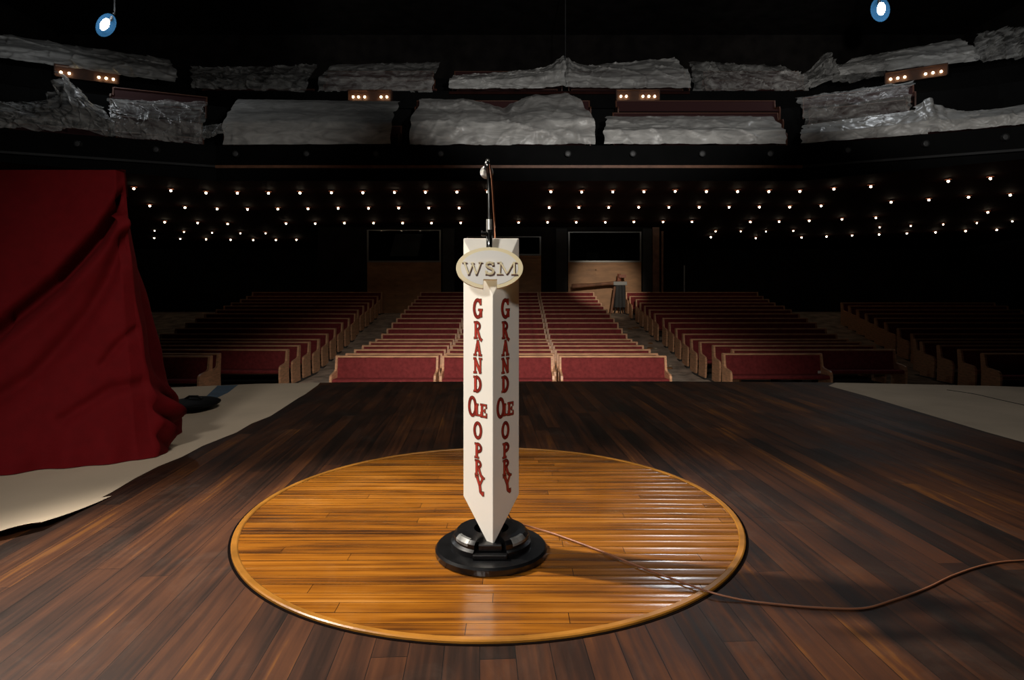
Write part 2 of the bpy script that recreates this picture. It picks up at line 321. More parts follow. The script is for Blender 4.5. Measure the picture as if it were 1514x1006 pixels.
def glyph(mb, ch, x0, y0, w, h, grow, d0, d1, mi, frame, skew=0.0):
    O, U, V, Nn = frame      # thickness is scaled by the mean of w and h
    sc = min(w, h*.75)
    def pt(x, y, d): return O+U*x+V*y+Nn*d
    for pl, tk in GL[ch]:
        q = [(x0+x*w, y0+y*h+skew*x*w) for x, y in pl]; r = tk*sc/2+grow
        for i in range(len(q)-1):
            a, b2 = Vector(q[i]), Vector(q[i+1]); d = (b2-a)
            if d.length < 1e-7: continue
            d.normalize(); n = Vector((-d.y, d.x))*r; e = d*grow
            aa = a-(e if i == 0 else d*0); bb = b2+(e if i == len(q)-2 else d*0)
            ps = [aa-n, bb-n, bb+n, aa+n]
            vs = [pt(p.x,p.y,d0) for p in ps]+[pt(p.x,p.y,d1) for p in ps]
            mb.add(vs, [(4,5,6,7),(0,1,5,4),(1,2,6,5),(2,3,7,6),(3,0,4,7)], mi)
        for i in range(1, len(q)-1):
            ps = [Vector(q[i])+Vector((math.cos(k*math.pi/4), math.sin(k*math.pi/4)))*r for k in range(8)]
            mb.add([pt(p.x,p.y,d1) for p in ps], [tuple(range(8))], mi)
def zl(py, Y=1.94): return H-(py-Y0)*Y/F-.005
for fi in (0, 1):
    if fi == 0: a, b2 = corner(3), corner(0)
    else: a, b2 = corner(0), corner(1)
    U = (b2-a).normalized(); V = Vector((0,0,1)); Nn = U.cross(V).normalized()
    if Nn.y > 0: Nn = -Nn
    fr = (a, U, V, Nn); mb = MB(); cxu = S*.50 if fi == 0 else S*.46
    W1 = .036
    lst = [('G',442,471,1.05,0),('R',476,501,.85,0),('A',504,526,.9,0),('N',530,552,.92,0),('D',557,580,.95,0),('O',625,649,1.0,0),('P',656,678,.92,.004),('R',681,703,.85,.004),('Y',705,730,.95,.008)]
    for ch, y0_, y1_, ws, du in lst:
        z0, z1 = zl(y1_), zl(y0_); w = W1*ws
        for grow, d0, d1, mi in ((.0019, -.0005, .0006, 0), (0, .0002, .0012, 1)):
            glyph(mb, ch, cxu-w/2+du, z0, w, z1-z0, grow, d0, d1, mi, fr)
    zO0, zO1 = zl(617), zl(588)
    for grow, d0, d1, mi in ((.0019, -.0005, .0006, 0), (0, .0002, .0012, 1)):
        glyph(mb, 'O', cxu-.041, zO0, .036, zO1-zO0, grow, d0, d1, mi, fr)
        glyph(mb, 'L', cxu-.010, zl(615), .026, .036, grow, d0, d1, mi, fr, 0)
        glyph(mb, 'E', cxu+.011, zl(616), .028, .040, grow, d0+.0001, d1+.0001, mi, fr, 0)
    lt = mb.obj('lettering', [M['letter_dark'], M['letter_red']], col); lt['label'] = 'red painted letters with dark outlines'
# oval sign plate
pc = P(724, 398, 1.885)-Vector((SX,SY,.005))
Rt = Matrix.Translation(pc) @ Matrix.Rotation(math.radians(-13), 4, 'X') @ Matrix.Rotation(math.radians(th*0), 4, 'Z')
ax_, az_ = .1005, .0645
def ell(s, t): return (ax_*s*math.cos(t), az_*s*math.sin(t))
def in_notch(x): return abs(x-.002) < .0205
plate = MB(); n = 96; depth = .014
pts = []
for i in range(n):
    t = 2*math.pi*i/n+math.pi/2; x, z = ax_*math.cos(t), az_*math.sin(t); pts.append((x, z))
outer = [p for p in pts if not (in_notch(p[0]) and p[1] < 0)]
nz = -.036
k0 = next(i for i, p in enumerate(outer) if p[1] < 0 and p[0] > .002 and abs(p[0]-.002) < .032 and p[0] > 0)
def notchpoly(pp, x0=-.0185, x1=.0225, zt=nz):
    out = []
    done = False
    for i, p in enumerate(pp):
        q = pp[(i+1) % len(pp)]; out.append(p)
        if not done and p[1] < -.03 and q[1] < -.03 and p[0] < .002 and q[0] > .002:
            zb_ = -az_*math.sqrt(1-(x0/ax_)**2); out += [(x0, zb_), (x0, zt), (x1, zt), (x1, -az_*math.sqrt(1-(x1/ax_)**2))]; done = True
    return out
op = notchpoly(outer)
vs = [(x, 0, z) for x, z in op]+[(x, -depth, z) for x, z in op]; nn_ = len(op)
plate.add(vs, [tuple(range(nn_)), tuple(range(2*nn_-1, nn_-1, -1))]+[(i, i+nn_, (i+1)%nn_+nn_, (i+1)%nn_) for i in range(nn_)], 0)
plate.xform(Rt); so = plate.obj('oval_sign', M['cream'], ms); so['label'] = 'oval cream sign with three raised letters'
inn = MB(); s_ = .855
ip = [(x*s_, z*s_*.985) for x, z in pts]; ip = [p for p in ip if not (in_notch(p[0]) and p[1] < 0)]
def np2(pp):
    out = []
    for i, p in enumerate(pp):
        q = pp[(i+1) % len(pp)]; out.append(p)
        if p[1] < -.03 and q[1] < -.03 and p[0] < .002 and q[0] > .002:
            out += [(-.0185, p[1]), (-.0185, nz+.0005), (.0225, nz+.0005), (.0225, q[1])]
    return out
ip = np2(ip); m_ = len(ip)
inn.add([(x, -depth+.001, z) for x, z in ip]+[(x, -depth-.0016, z) for x, z in ip], [tuple(range(2*m_-1, m_-1, -1))]+[(i, i+m_, (i+1)%m_+m_, (i+1)%m_) for i in range(m_)], 0)
inn.xform(Rt).obj('sign_field', M['white'], so)['label'] = 'off-white oval centre'
for ch, x0, w in (('W', -.081, .060), ('S', -.0165, .034), ('M', .0225, .060)):
    g = MB(); fr = (Vector((0,-depth-.0012,0)), Vector((1,0,0)), Vector((0,0,1)), Vector((0,-1,0)))
    glyph(g, ch, x0+.0008, -.0235, w, .0385, .0006, 0, .0045, 0, (Vector((.0006,-depth-.001,-.0012)), fr[1], fr[2], fr[3]))  # brown body behind the cream letter face
    glyph(g, ch, x0, -.022, w, .0385, 0, .0040, .0072, 1, fr)
    g.xform(Rt).obj('raised_letter', [M['letter_side'], M['cream']], so)['label'] = 'raised cream letter with brown sides'
# gooseneck, clamp, coupler
def LS(px, py, Y): return P(px, py, Y)-Vector((SX,SY,.005))
MB().tube([LS(723.5,388,1.93), LS(723.5,340,1.93)], .0098, 20).obj('clamp_tube', M['darkchrome'], ms, smooth=True)['label'] = 'dark chrome upright tube'
MB().tube([LS(723.5,341,1.93), LS(723.4,324.5,1.93)], .0092, 20).obj('coupler', M['silver'], ms)['label'] = 'silver threaded coupler'
kb = MB().tube([LS(719,346,1.925), LS(713,346,1.92)], .0075, 12); kb.tube([LS(713.5,345,1.92), LS(711.5,345,1.92)], .009, 12)
kb.obj('clamp_knob', M['gloss_black'], ms)
neck = smoothpath([LS(723.4,326,1.93), LS(723.2,300,1.93), LS(722.8,275,1.93), LS(722,258,1.925), LS(720.5,245,1.915), LS(720.8,238.5,1.925), LS(721,237,1.95), LS(720.5,241,1.975), LS(719.5,247,1.985)], 10)
MB().tube(neck, .0056, 14).obj('gooseneck', M['darkchrome'], ms, smooth=True)['label'] = 'slim chrome curved neck'
mic = empty('microphone', tuple(P(719.5,252,1.985)), 'small ball-headed microphone hanging from the curved neck above the white stand', 'microphone')
MB().sphere((.0,.012,-.004), .0215, 24, 16).obj('grille', M['grille'], mic, smooth=True)['label'] = 'grey wire mesh ball'
bd = MB().tube([(0.002,-.006,.012),(0.002,.004,.004),(0,.012,-.002)], [.011,.014,.0195], 20); bd.obj('body', M['gloss_black'], mic, smooth=True)
MB().tube([(.003,-.03,.018),(.003,-.012,.014),(.002,-.004,.010)], [.007,.010,.011], 16).obj('holder', M['gloss_black'], mic, smooth=True)
# cable: from the microphone down the back and across the floor
zc1 = .0115
def FC(px, py, z=.0035): return FL(px, py, z)
cab = [P(724,243,1.95), P(727,262,1.955), P(729,290,1.96), P(731,325,1.98), P(732,351,2.03), Vector((-.052,2.098,.85)), Vector((-.048,2.10,.5)), Vector((-.04,2.11,.2)), Vector((-.022,2.14,.10)), Vector((.005,2.17,.04)),
       FC(790,781,zc1+.004), FC(820,790,zc1), FC(880,812,zc1), FC(945,838,zc1), FC(1010,862,zc1), FC(1050,876,zc1+.001), FC(1068,881,zc1-.001), FC(1100,888,.005), FC(1150,894), FC(1210,899), FC(1275,900), FC(1320,888), FC(1370,870), FC(1410,851), FC(1460,835), FC(1514,829), FC(1640,826)]
cpath = smoothpath(cab, 10)
tag(MB().tube(cpath, .0028, 8).obj('microphone_cable', M['cable'], smooth=True), 'thin copper-brown cable running from the microphone across the stage floor to the right', 'cable')

# ------------------------------------------------------------------ paper on the stage
def sheet_flat(name, pts, z, m_, label, cat='floor paper', curl=None):
    ob = MB().prism_z([(p.x, p.y) for p in pts], z, z+.0012)
    return tag(ob.obj(name, m_), label, cat)
def inset_edge(X):   # y of the stage edge at X
    for (x0,y0),(x1,y1) in zip(edge, edge[1:]):
        if x0 <= X <= x1: return y0+(y1-y0)*(X-x0)/(x1-x0)
    return 5
L1 = [FL(*p) for p in ((470,570),(452,583),(440,590),(400,616),(372,627),(350,640),(330,648),(300,660),(270,676),(235,690),(200,708),(165,729),(120,752))]
lp = [Vector((-5.2,2.15,0))]+[FL(0,786), FL(60,775)]+[v for v in reversed(L1)]+[Vector((x, inset_edge(x)-.01, 0)) for x in (-1.75,-2.3,-3.0,-3.8,-4.6,-5.2)]
tag(MB().prism_z([(p.x,p.y) for p in lp], .0008, .0024).obj('paper_sheet', M['paper']), 'long tan protective paper covering the left side of the stage floor under the red drape', 'floor paper')
# second sheet with curled front edge, bottom-left
def curl(u, v):
    a = FL(-260, 862).lerp(FL(-260, 800), v); b2 = FL(62, 784).lerp(FL(165, 735), v)
    p = a.lerp(b2, u); p.z = .004+.020*max(0, (1-v))**2*(1+.5*math.sin(u*9)); return p
tag(MB().grid(curl, 30, 8).obj('paper_sheet', M['paper'], smooth=True), 'creased tan paper offcut with curled edge at the lower left corner of the stage', 'floor paper')
def tp(px, py, z=.0026): return FL(px, py, z)
stp = [tp(327,569), tp(353,569), tp(337,581), tp(318,590), tp(300,600), tp(278,610), tp(262,612), tp(280,600), tp(303,588)]
stp = [p if p.y < inset_edge(p.x)-.02 else Vector((p.x, inset_edge(p.x)-.03, p.z)) for p in stp]
tag(MB().prism_z([(p.x,p.y) for p in stp], .0026, .0034).obj('blue_strip', M['blue']), 'flat blue strip lying across the tan paper beside the drape', 'tape')  # thin dark blue strip on top of the paper
rp = [FL(1225,571), FL(1280,586), FL(1340,604), FL(1400,622), FL(1460,640), FL(1514,655), FL(1640,692)]+[Vector((x, inset_edge(x)-.01, 0)) for x in (5.6,4.9,4.2,3.5,2.95)]
tag(MB().prism_z([(p.x,p.y) for p in rp], .0008, .0024).obj('paper_sheet', M['papergrey']), 'grey-brown paper strip along the right front edge of the stage', 'floor paper')
lnp = [FL(1400,577,.0026), FL(1440,583,.0026), FL(1480,592,.0026), FL(1530,603,.0026)]
tag(MB().tube(smoothpath(lnp, 6), .004, 6).obj('cord', M['rubber']), 'short black cord lying on the right-hand paper strip', 'cord')

# ------------------------------------------------------------------ red draped object
def gauss_line(p, a, b2, w):
    ab = Vector(b2)-Vector(a); t = max(0, min(1, (Vector(p)-Vector(a)).dot(ab)/ab.length_squared)); d = (Vector(p)-(Vector(a)+ab*t)).length
    return math.exp(-(d/w)**2), t
def chain(p, pts, w0, w1):
    best = 0
    for i in range(len(pts)-1):
        n_ = len(pts)-1; g, t = gauss_line(p, pts[i], pts[i+1], w0+(w1-w0)*(i+.5)/n_); best = max(best, g)
    return best
ZT = H+(Y0-253)*3.3/F
topL = [(-3.7,3.3),(-2.6,3.3),(-2.10,3.3),(-2.075,3.34),(-2.31,3.66),(-2.68,4.22),(-3.7,4.3)]
botL = [(-3.75,2.30),(-2.36,2.80),(-1.84,3.07),(-1.79,3.14),(-1.97,3.60),(-2.36,4.22),(-3.75,4.9)]
def loop(L, u, dens=(.30,.50,.53,.66,.84)):
    ks = [0]+list(dens)+[1.0]
    for i in range(6):
        if u <= ks[i+1] or i == 5:
            t = (u-ks[i])/(ks[i+1]-ks[i]); return Vector((L[i][0]+(L[i+1][0]-L[i][0])*t, L[i][1]+(L[i+1][1]-L[i][1])*t))
def drape(u, v):
    a, b2 = loop(topL, u), loop(botL, u); k = 1-v
    q = k**1.25
    p = a.lerp(b2, q); z = ZT*v
    du = .004; d1 = loop(botL, min(1,u+du))-loop(botL, max(0,u-du)); nrm = Vector((d1.y, -d1.x)).normalized(); off = 0
    X = p.x
    if u < .53:
        off -= .17*chain((X,z), [(-2.02,1.36),(-2.16,1.10),(-2.32,.86),(-2.62,.50),(-3.0,.15)], .030, .060)
        off -= .045*chain((X,z), [(-2.03,1.12),(-2.09,.88),(-2.16,.70),(-2.32,.42),(-2.5,.25)], .035, .045)
        off += .05*chain((X,z), [(-2.05,1.25),(-2.2,.95),(-2.5,.6),(-2.8,.35)], .06,.09)
        off -= .022*chain((X,z), [(-1.93,.64),(-2.0,.56),(-2.05,.47)], .02,.02)
        off -= .03*chain((X,z), [(-1.87,.36),(-2.0,.34),(-2.15,.22)], .03,.03)
        off += .008*k*math.sin(X*21+1.5*math.sin(z*3))+.006*noise.noise(Vector((X*7,z*5,2)))
        off += .012*max(0,(.25-z))/.25*math.sin(X*38+2*z)
    else:
        s = (u-.53)/.47
        off += (.012+.05*k)*(math.sin(s*26+.7*math.sin(3*z))*min(1,s*6))
        off += .05*k*noise.noise(Vector((s*9,z*4,5)))
        if z < .55: off += .10*math.exp(-((z-.18)/.14)**2)*math.exp(-((s-.12)/.12)**2)*(1+.6*math.sin(z*45+s*60))
    off += .010*math.sin(z*9+u*30)*k
    p = p+nrm*off
    return Vector((p.x, p.y, max(z, 0)+.006))
dr = empty('draped_case', (-2.7,3.6,.0024), 'tall boxy object completely covered by a dark red cloth at left of stage', 'covered equipment')
dm = MB().grid(drape, 260, 110)
dm.grid(lambda u, v: Vector((-3.7+1.655*u - (.57*u*v), 3.3+.95*v, ZT+.0063+.006*math.sin(u*9)*math.sin(v*3.1))), 30, 14)
dm.v = [v-Vector((-2.7,3.6,.0024)) for v in dm.v]
dm.obj('cloth', M['velvet'], dr, smooth=True)
MB().box((-.97,-.20,.0),(.10,.42,ZT-.03)).obj('case', M['black'], dr)
bagc = FL(286,605,.0)
bag = MB().sphere((0,0,.035), 1, 28, 14, sc=(.17,.22,.035))
bag.v = [v+Vector((noise.noise(v*9)*.012, noise.noise(v*9+Vector((3,1,2)))*.012, noise.noise(v*11)*.006 if v.z > .03 else 0)) for v in bag.v]
bg = bag.obj('weight_bag', M['black'], smooth=True, loc=(bagc.x,bagc.y,.0045)); tag(bg, 'black lumpy weight bag lying on the paper beside the red drape', 'weight bag')
MB().tube([(-.06,0,.066),(-.03,0,.085),(.03,0,.085),(.06,0,.066)], .008, 8).obj('strap', M['rubber'], bg)

# ------------------------------------------------------------------ house: rows
NR = 17
PYT = [526,522.5,516.5,510.5,505.3,501.2,493.5,485.5,476.8,470.3,463.6,457.8,452.2,447.5,442.6,437.8,431.9]
RY = [13.69+.826*i for i in range(NR)]
RZ = [H-(PYT[i]-Y0)*RY[i]/F for i in range(NR)]
PH = .92
FZ = [z-PH for z in RZ]
def ramp(Y):
    if Y <= RY[0]-.5: return FZ[0]-.03
    for i in range(NR-1):
        a, b2 = RY[i]-.5, RY[i+1]-.5
        if Y <= b2: return FZ[i]+(FZ[i+1]-FZ[i])*(Y-a)/(b2-a)-.03
    return FZ[-1]-.03
fm = MB()
ys = [4.0, 9.0, 12.0]+[RY[0]-.5+.413*k for k in range(34)]+[29.0, 36.0]
fm.grid(lambda u, v: Vector((-25+50*u, ys[round(v*(len(ys)-1))], ramp(ys[round(v*(len(ys)-1))]))), 20, len(ys)-1)
fm.v = [Vector(v) for v in fm.v]
struct('floor_house', fm, M['concrete'])

pew_cache = {}
def pew_meshes(L, simple=False):
    key = (round(L, 2), simple)
    if key in pew_cache: return pew_cache[key]
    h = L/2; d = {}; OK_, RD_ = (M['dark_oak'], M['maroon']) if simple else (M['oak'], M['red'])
    ep = [(-.50,0),(-.53,.30),(-.535,.46),(-.50,.54),(-.44,.565),(-.16,.60),(-.105,.64),(-.055,.90),(-.03,PH),(.045,PH),(.075,.90),(.04,.45),(.06,0)]
    e = .048
    d['end_panel'] = [(MB().prism_x(ep, -h, -h+e), 0), (MB().prism_x(ep, h-e, h), 0)]
    b = MB(); b.prism_x([(-.085,.36),(-.015,.885),(.025,.885),(-.005,.36)][::-1], -h+e, h-e, 0); b.prism_x([(-.005,.30),(.026,.885),(.042,.885),(.02,.30)][::-1], -h+e, h-e, 1)
    d['backrest'] = [(b, 0)]
    d['top_rail'] = [(MB().prism_x([(-.04,.882),(-.04,.905),(-.028,.918),(.045,.918),(.055,.905),(.055,.882)][::-1], -h+e, h-e), 0)]
    d['seat'] = [(MB().prism_x([(-.48,.38),(-.495,.41),(-.48,.445),(-.43,.46),(-.08,.445),(-.08,.38)][::-1], -h+e, h-e), 0)]
    sup = MB()
    sup.prism_x([(-.40,0),(-.40,.38),(.0,.38),(.0,0)][::-1], -.03, .03)
    d['support'] = [(sup, 0)] if not simple else []
    res = []
    for k, l in d.items():
        for mb, _ in l:
            mats = {'end_panel': OK_, 'backrest': [RD_, OK_], 'top_rail': OK_, 'seat': RD_, 'support': M['black']}[k]
            res.append((k, mb.mesh(k, mats)))
    pew_cache[key] = res; return res
PEWLAB = {'end_panel': 'oak end panel with low arm', 'backrest': 'red upholstered backrest', 'top_rail': 'oak top rail', 'seat': 'red cushioned seat', 'support': 'dark block under the seat'}
def pew(x0, x1, y, z, label, group, rz=0, simple=False):
    L = x1-x0; r = empty('pew', ((x0+x1)/2, y, z), label, 'pew', group, rz)
    for k, me_ in pew_meshes(L, simple):
        o = bpy.data.objects.new(k, me_); C.objects.link(o); o.parent = r; o['label'] = PEWLAB[k] if not simple else PEWLAB[k].replace('oak','dark oak').replace('red ','maroon ')
    return r
CL, CR = -3.86, 3.36
ROWN = ['front'] + [o for o in ORD[1:]]
def rown(i): return 'front row' if i == 0 else ('rearmost row' if i == NR-1 else ORD[i]+' row from the stage')
for i in range(NR):
    y, z = RY[i], FZ[i]; sh = -.10*i/16
    s1, s2 = -1.53+sh*1.3, 1.02+.010*i
    pew(CL+sh, CL+sh+2.25, y, z, 'red oak-trimmed pew at the left of the centre block, '+rown(i), 'centre block pews')
    pew(CL+sh+2.25+.05, 1.0+.01*i-(0.02), y, z, 'red oak-trimmed pew in the middle of the centre block, '+rown(i), 'centre block pews') if i > 0 else pew(-1.53, .90, y, z, 'bright red pew in the middle of the centre block, front row behind the white stand', 'centre block pews')
    pew(1.03+.01*i, 3.38+.01*i, y, z, 'red oak-trimmed pew at the right of the centre block, '+rown(i), 'centre block pews')
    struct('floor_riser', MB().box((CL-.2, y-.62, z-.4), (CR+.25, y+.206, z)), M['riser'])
RL = {1: (4.90,7.25), 2: (5.42,9.45)}
for i in range(1, NR):
    y, z = RY[i], FZ[i]
    x0, x1 = RL.get(i, (5.16-.018*(i-3), 9.45+.09*(i-3)))
    x0 = round(x0, 1); x1 = x0+round(x1-x0, 1)
    pew(x0, x1, y, z, 'red pew right of the crane aisle, '+rown(i), 'right block pews')
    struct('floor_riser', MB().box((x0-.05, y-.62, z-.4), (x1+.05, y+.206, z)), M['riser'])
LE = {1: (-10.4,-6.75), 0: (-10.4,-6.64)}
for i in range(0, NR):
    y, z = RY[i], FZ[i]
    x0, x1 = LE.get(i, (-10.2-.07*(i-2), -5.53-.002*i)); x1 = round(x1, 1); x0 = x1-round(x1-x0, 1)
    pew(x0, x1, y, z, 'red pew left of the left-hand aisle, '+rown(i), 'left block pews')
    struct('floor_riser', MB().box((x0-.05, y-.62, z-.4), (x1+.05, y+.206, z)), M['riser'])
FR = [(1,10.95),(2,11.0),(3,11.05),(4,11.15),(6,11.95),(7,12.05),(8,12.15),(9,12.3),(10,12.45),(11,12.6),(12,12.75),(13,12.9),(5,11.5)]
for i, x0 in FR:
    y, z = RY[i], FZ[i]; pew(x0, x0+6.0, y, z, 'dim dark red pew in the far right block, '+rown(i), 'far right block pews')
    struct('floor_riser', MB().box((x0-.05, y-.62, z-.4), (x0+6.1, y+.206, z)), M['riser'])
fp = [o for o in bpy.data.objects if o.get('label') == 'red pew right of the crane aisle, second row from the stage'][0]
MB().box((1.03,-.085,.46),(1.10,-.075,.52)).obj('paper_tag', M['white'], fp)['label'] = 'small white paper tag'
# ------------------------------------------------------------------ booths at the back
BY = 28.0; zfl = FZ[-1]-.03
def bx(px): return (px-CX)*BY/F
def bz(py): return H-(py-Y0)*BY/F
zc_ = 4.19-.085*(BY-21)
bw = MB()
def wallseg(x0, x1, z0, z1, mi=0, y0=BY, y1=BY+.15): bw.box((bx(x0), y0, z0), (bx(x1), y1, z1), mi)
ZW = 3.72
wins = [(543,652,340,388),(690,800,350,378),(840,948,343,388)]
xs = [470,543,652,690,800,840,948,962]
wallseg(470,543,zfl,ZW); wallseg(652,690,zfl,ZW); wallseg(800,840,zfl,ZW); wallseg(948,962,zfl,ZW)
for x0,x1,y0,y1 in wins:
    wallseg(x0,x1,bz(y0),ZW)
struct('wall_booth', bw, M['greywall'] if False else M['wall'])
for n_, (x0,x1,y0,y1) in enumerate(wins):
    g = MB().box((bx(x0),BY-.01,zfl),(bx(x1),BY+.15,bz(y1)))
    # plywood panel joints
    for q in (.37,):
        g.box((bx(x0+(x1-x0)*q),BY-.03,zfl),(bx(x0+(x1-x0)*q)+.05,BY-.01,bz(y1+10)))
    g.box((bx(x0),BY-.03,bz(y1+12)),(bx(x1),BY-.012,bz(y1+10.8)))
    g.box((bx(x0),BY-.03,bz(y1+34)),(bx(x1),BY-.012,bz(y1+32.8)))
    g.box((bx(x0),BY-.04,bz(y1)-.10),(bx(x1),BY-.012,bz(y1)-.02))
    struct('wall_booth_panel', g, M['tan'])
    fr_ = MB(); t = .07
    X0, X1, Z0, Z1 = bx(x0), bx(x1), bz(y1), bz(y0)
    fr_.box((X0,BY-.05,Z0),(X1,BY+.02,Z0+t)); fr_.box((X0,BY-.05,Z1-t*.5),(X1,BY+.02,Z1)); fr_.box((X0,BY-.05,Z0+t),(X0+t,BY+.02,Z1-t*.5)); fr_.box((X1-t,BY-.05,Z0+t),(X1,BY+.02,Z1-t*.5))
    w = struct('window_%d' % (n_+1), fr_, M['frame'])
    MB().box((X0+t,BY-.02,Z0+t),(X1-t,BY-.008,Z1-t*.5)).obj('pane', M['glass'], w)
# grey pilasters beside the booths
for x0, x1 in ((655,672),(822,838),(950,963)):
    struct('trim_1', MB().box((bx(x0),BY-.10,zfl),(bx(x1),BY-.001,ZW-.1)), M['greywall'])
# things in the booths
sc = MB().box((-.65,-.03,0),(.65,.03,1.05)); sc.v = [Vector((v.x+(.25*v.z), v.y, v.z)) for v in sc.v]
tag(sc.obj('projection_screen', M['screen'], loc=(bx(590),BY+1.2,bz(378)+.02)), 'pale slanted screen standing inside the left booth window', 'screen')
ds = MB().box((bx(545),BY+.6,zfl),(bx(648),BY+1.9,bz(378))); tag(ds.obj('booth_desk', M['black']), 'black desk inside the left booth behind the window', 'desk')
ds = MB().box((bx(842),BY+.6,zfl),(bx(946),BY+1.6,bz(386))); tag(ds.obj('booth_desk', M['black']), 'black desk inside the right booth behind the window', 'desk')
for k, (px, w_) in enumerate(((880,.5),(925,.3))):
    o = MB().box((-w_/2,-.2,0),(w_/2,.2,.42)).box((-w_/2+.05,-.21,.05),(w_/2-.05,-.2,.37)).obj('control_console', M['greywall'], loc=(bx(px),BY+1.0,bz(386)))
    tag(o, ('wide' if k == 0 else 'narrow')+' dark grey console on the right booth desk', 'console')
# doorway right of the booths
dd = MB(); dd.box((bx(965),BY+.02,zfl),(bx(975),BY+.12,ZW)); dd.box((bx(978),BY+.0,zfl),(bx(981),BY+.12,ZW-.2)); struct('door_1', dd, M['brownrail'])
tag(MB().tube([(0,0,0),(0,0,2.1)], .035, 10).lathe([(0,0),(.25,0),(.22,.03),(.03,.05)], 16).obj('steel_pole', M['frame'], loc=(bx(1010),BY-.2,zfl+.03)), 'thin pale steel pole standing right of the booths', 'pole')
tag(MB().box((-.12,-.05,0),(.12,.0,.42)).box((-.10,-.06,.03),(.10,-.05,.39)).obj('wall_box', M['greywall'], loc=(bx(1001),BY+5.9,1.9)), 'small grey box on the dark rear wall beside the steel pole', 'wall box')

# low cross wall behind the right seating
struct('wall_low_right', MB().box((8.9,29.6,zfl),(24.9,29.8,H-(400-Y0)*29.6/F)), M['wall'])
struct('wall_low_left', MB().box((-24.9,29.6,zfl),(-8.6,29.8,H-(404-Y0)*29.6/F)), M['wall'])

# camera crane in the right-hand aisle
CYc = 27.1
cr = empty('camera_crane', tuple(P(908,470,CYc)*1.0), 'camera crane with long level arm standing in the aisle before the right booth', 'camera crane')
cr.location = (P(910,400,CYc).x, CYc, zfl)
def LC(px, py, dy=0): v = P(px, py, CYc)-Vector(cr.location); v.y += dy; return v
MB().tube([LC(845,424.5,-.1), LC(918,417.5,-.1)], .075, 10).tube([LC(845,421.5,-.1), LC(918,420,-.1)], .05, 8).obj('arm', M['brownrail'], cr)
MB().box(tuple(LC(906,422,-.2)), tuple(LC(926,416.5,.12))).obj('pivot_head', M['screen'], cr, bevel=.02)['label'] = 'pale metal pivot head'
MB().tube([LC(915,416,0), LC(915.5,405,0)], [.10,.07], 10).box(tuple(LC(914,411,-.25)), tuple(LC(924,406.5,.05))).obj('camera', M['canred'], cr)
cl_ = MB()
def cloth(u, v):
    a = 2*math.pi*u; r = (.22+.07*(1-v))*(1+.10*math.sin(a*7)); z0_ = .28; z1_ = LC(916,422).z
    return Vector((LC(916.5,430).x+r*math.cos(a), r*math.sin(a)*.8, z0_+(z1_-z0_)*v))
cl_.grid(cloth, 56, 8).obj('cloth_cover', M['greywall'], cr, smooth=True)['label'] = 'dark cloth hanging round the tripod'
for k in range(3):
    a = 2.1*k+.4; MB().tube([(LC(916.5,430).x, 0, .8), (LC(916.5,430).x+.42*math.cos(a)*.6, .30*math.sin(a), .03)], .03, 8).obj('leg', M['rubber'], cr)
MB().tube([LC(908,424,-.2), (LC(902,460).x,-.3,.03)], .05, 8).obj('brace', M['brownrail'], cr)
# debris scraps in the aisle
for k in range(26):
    t = random.random(); Yd = 14.5+10.5*t; Xd = 3.75+random.random()*1.0
    if Yd > 19 and Xd < 3.8: Xd = 3.9
    a = random.random()*6.28; s_ = .06+.10*random.random()
    pts_ = [(s_*(.6+.5*random.random())*math.cos(a+j*1.05), s_*(.6+.5*random.random())*math.sin(a+j*1.05)) for j in range(6)]
    o = MB().prism_z(pts_, 0, .025).obj('paper_scrap', [M['tan'], M['paper']][k % 3 == 0], loc=(Xd, Yd, ramp(Yd)+.012))
    sl = math.atan2(ramp(Yd+.2)-ramp(Yd-.2), .4); o.rotation_euler = (sl,0,0)
    tag(o, 'torn brown scrap littering the floor of the right-hand aisle', 'debris', 'scraps in the right-hand aisle')

# ------------------------------------------------------------------ balcony
def offset_path(path, d):
    out = []
    for i, p in enumerate(path):
        ns = []
        for a, b2 in ((i-1,i),(i,i+1)):
            if 0 <= a and b2 < len(path):
                t = (Vector(path[b2])-Vector(path[a])).normalized(); ns.append(Vector((-t.y, t.x)))
        n_ = sum(ns, Vector((0,0))).normalized(); k = n_.dot(ns[0]); out.append(Vector(p)+n_*(d/k))
    return out
LOW = [(-24,11.8),(-14.7,17.9),(-9.5,20.0),(9.3,20.0),(14.5,17.6),(24,11.5)]
UP = [(-24.5,21.0),(-19.5,23.8),(-13.7,27.0),(13.0,27.0),(18.3,24.5),(24.5,21.0)]
def sweep(mb, path, prof, mi=0):
    rings = [[(p.x,p.y,z) for p in [offset_path(path, d)[i] for d, z in prof] for z in [None]] for i in range(len(path))]
    offs = {d: offset_path(path, d) for d, z in prof}; vs = []
    for i in range(len(path)):
        for d, z in prof: vs.append((offs[d][i].x, offs[d][i].y, z))
    m_ = len(prof); fs = []
    for i in range(len(path)-1):
        for q in range(m_): fs.append((i*m_+q, (i+1)*m_+q, (i+1)*m_+(q+1)%m_, i*m_+(q+1)%m_))
    fs += [tuple(range(m_)), tuple(range((len(path)-1)*m_+m_-1, (len(path)-1)*m_-1, -1))]
    return mb.add(vs, fs, mi)
LR = []   # lower tier rows (d, floor z)
PITCH, RISE, Z0L = .85, .70, 4.98
prof = [(0,4.86),(0,5.50),(.12,5.50),(.12,Z0L)]
for k in range(5):
    d0 = .12 if k == 0 else .42+PITCH*k; d1 = .42+PITCH*(k+1); z = Z0L+RISE*k; prof += [(d1,z)]+([(d1,z+RISE)] if k < 4 else []); LR.append((.72+PITCH*k+.2, z))
dend = .42+PITCH*5; zend = Z0L+RISE*4
prof += [(dend+2.2, zend),(dend+2.2, zend-.3),(dend,zend-.3),(1.2,4.86)]
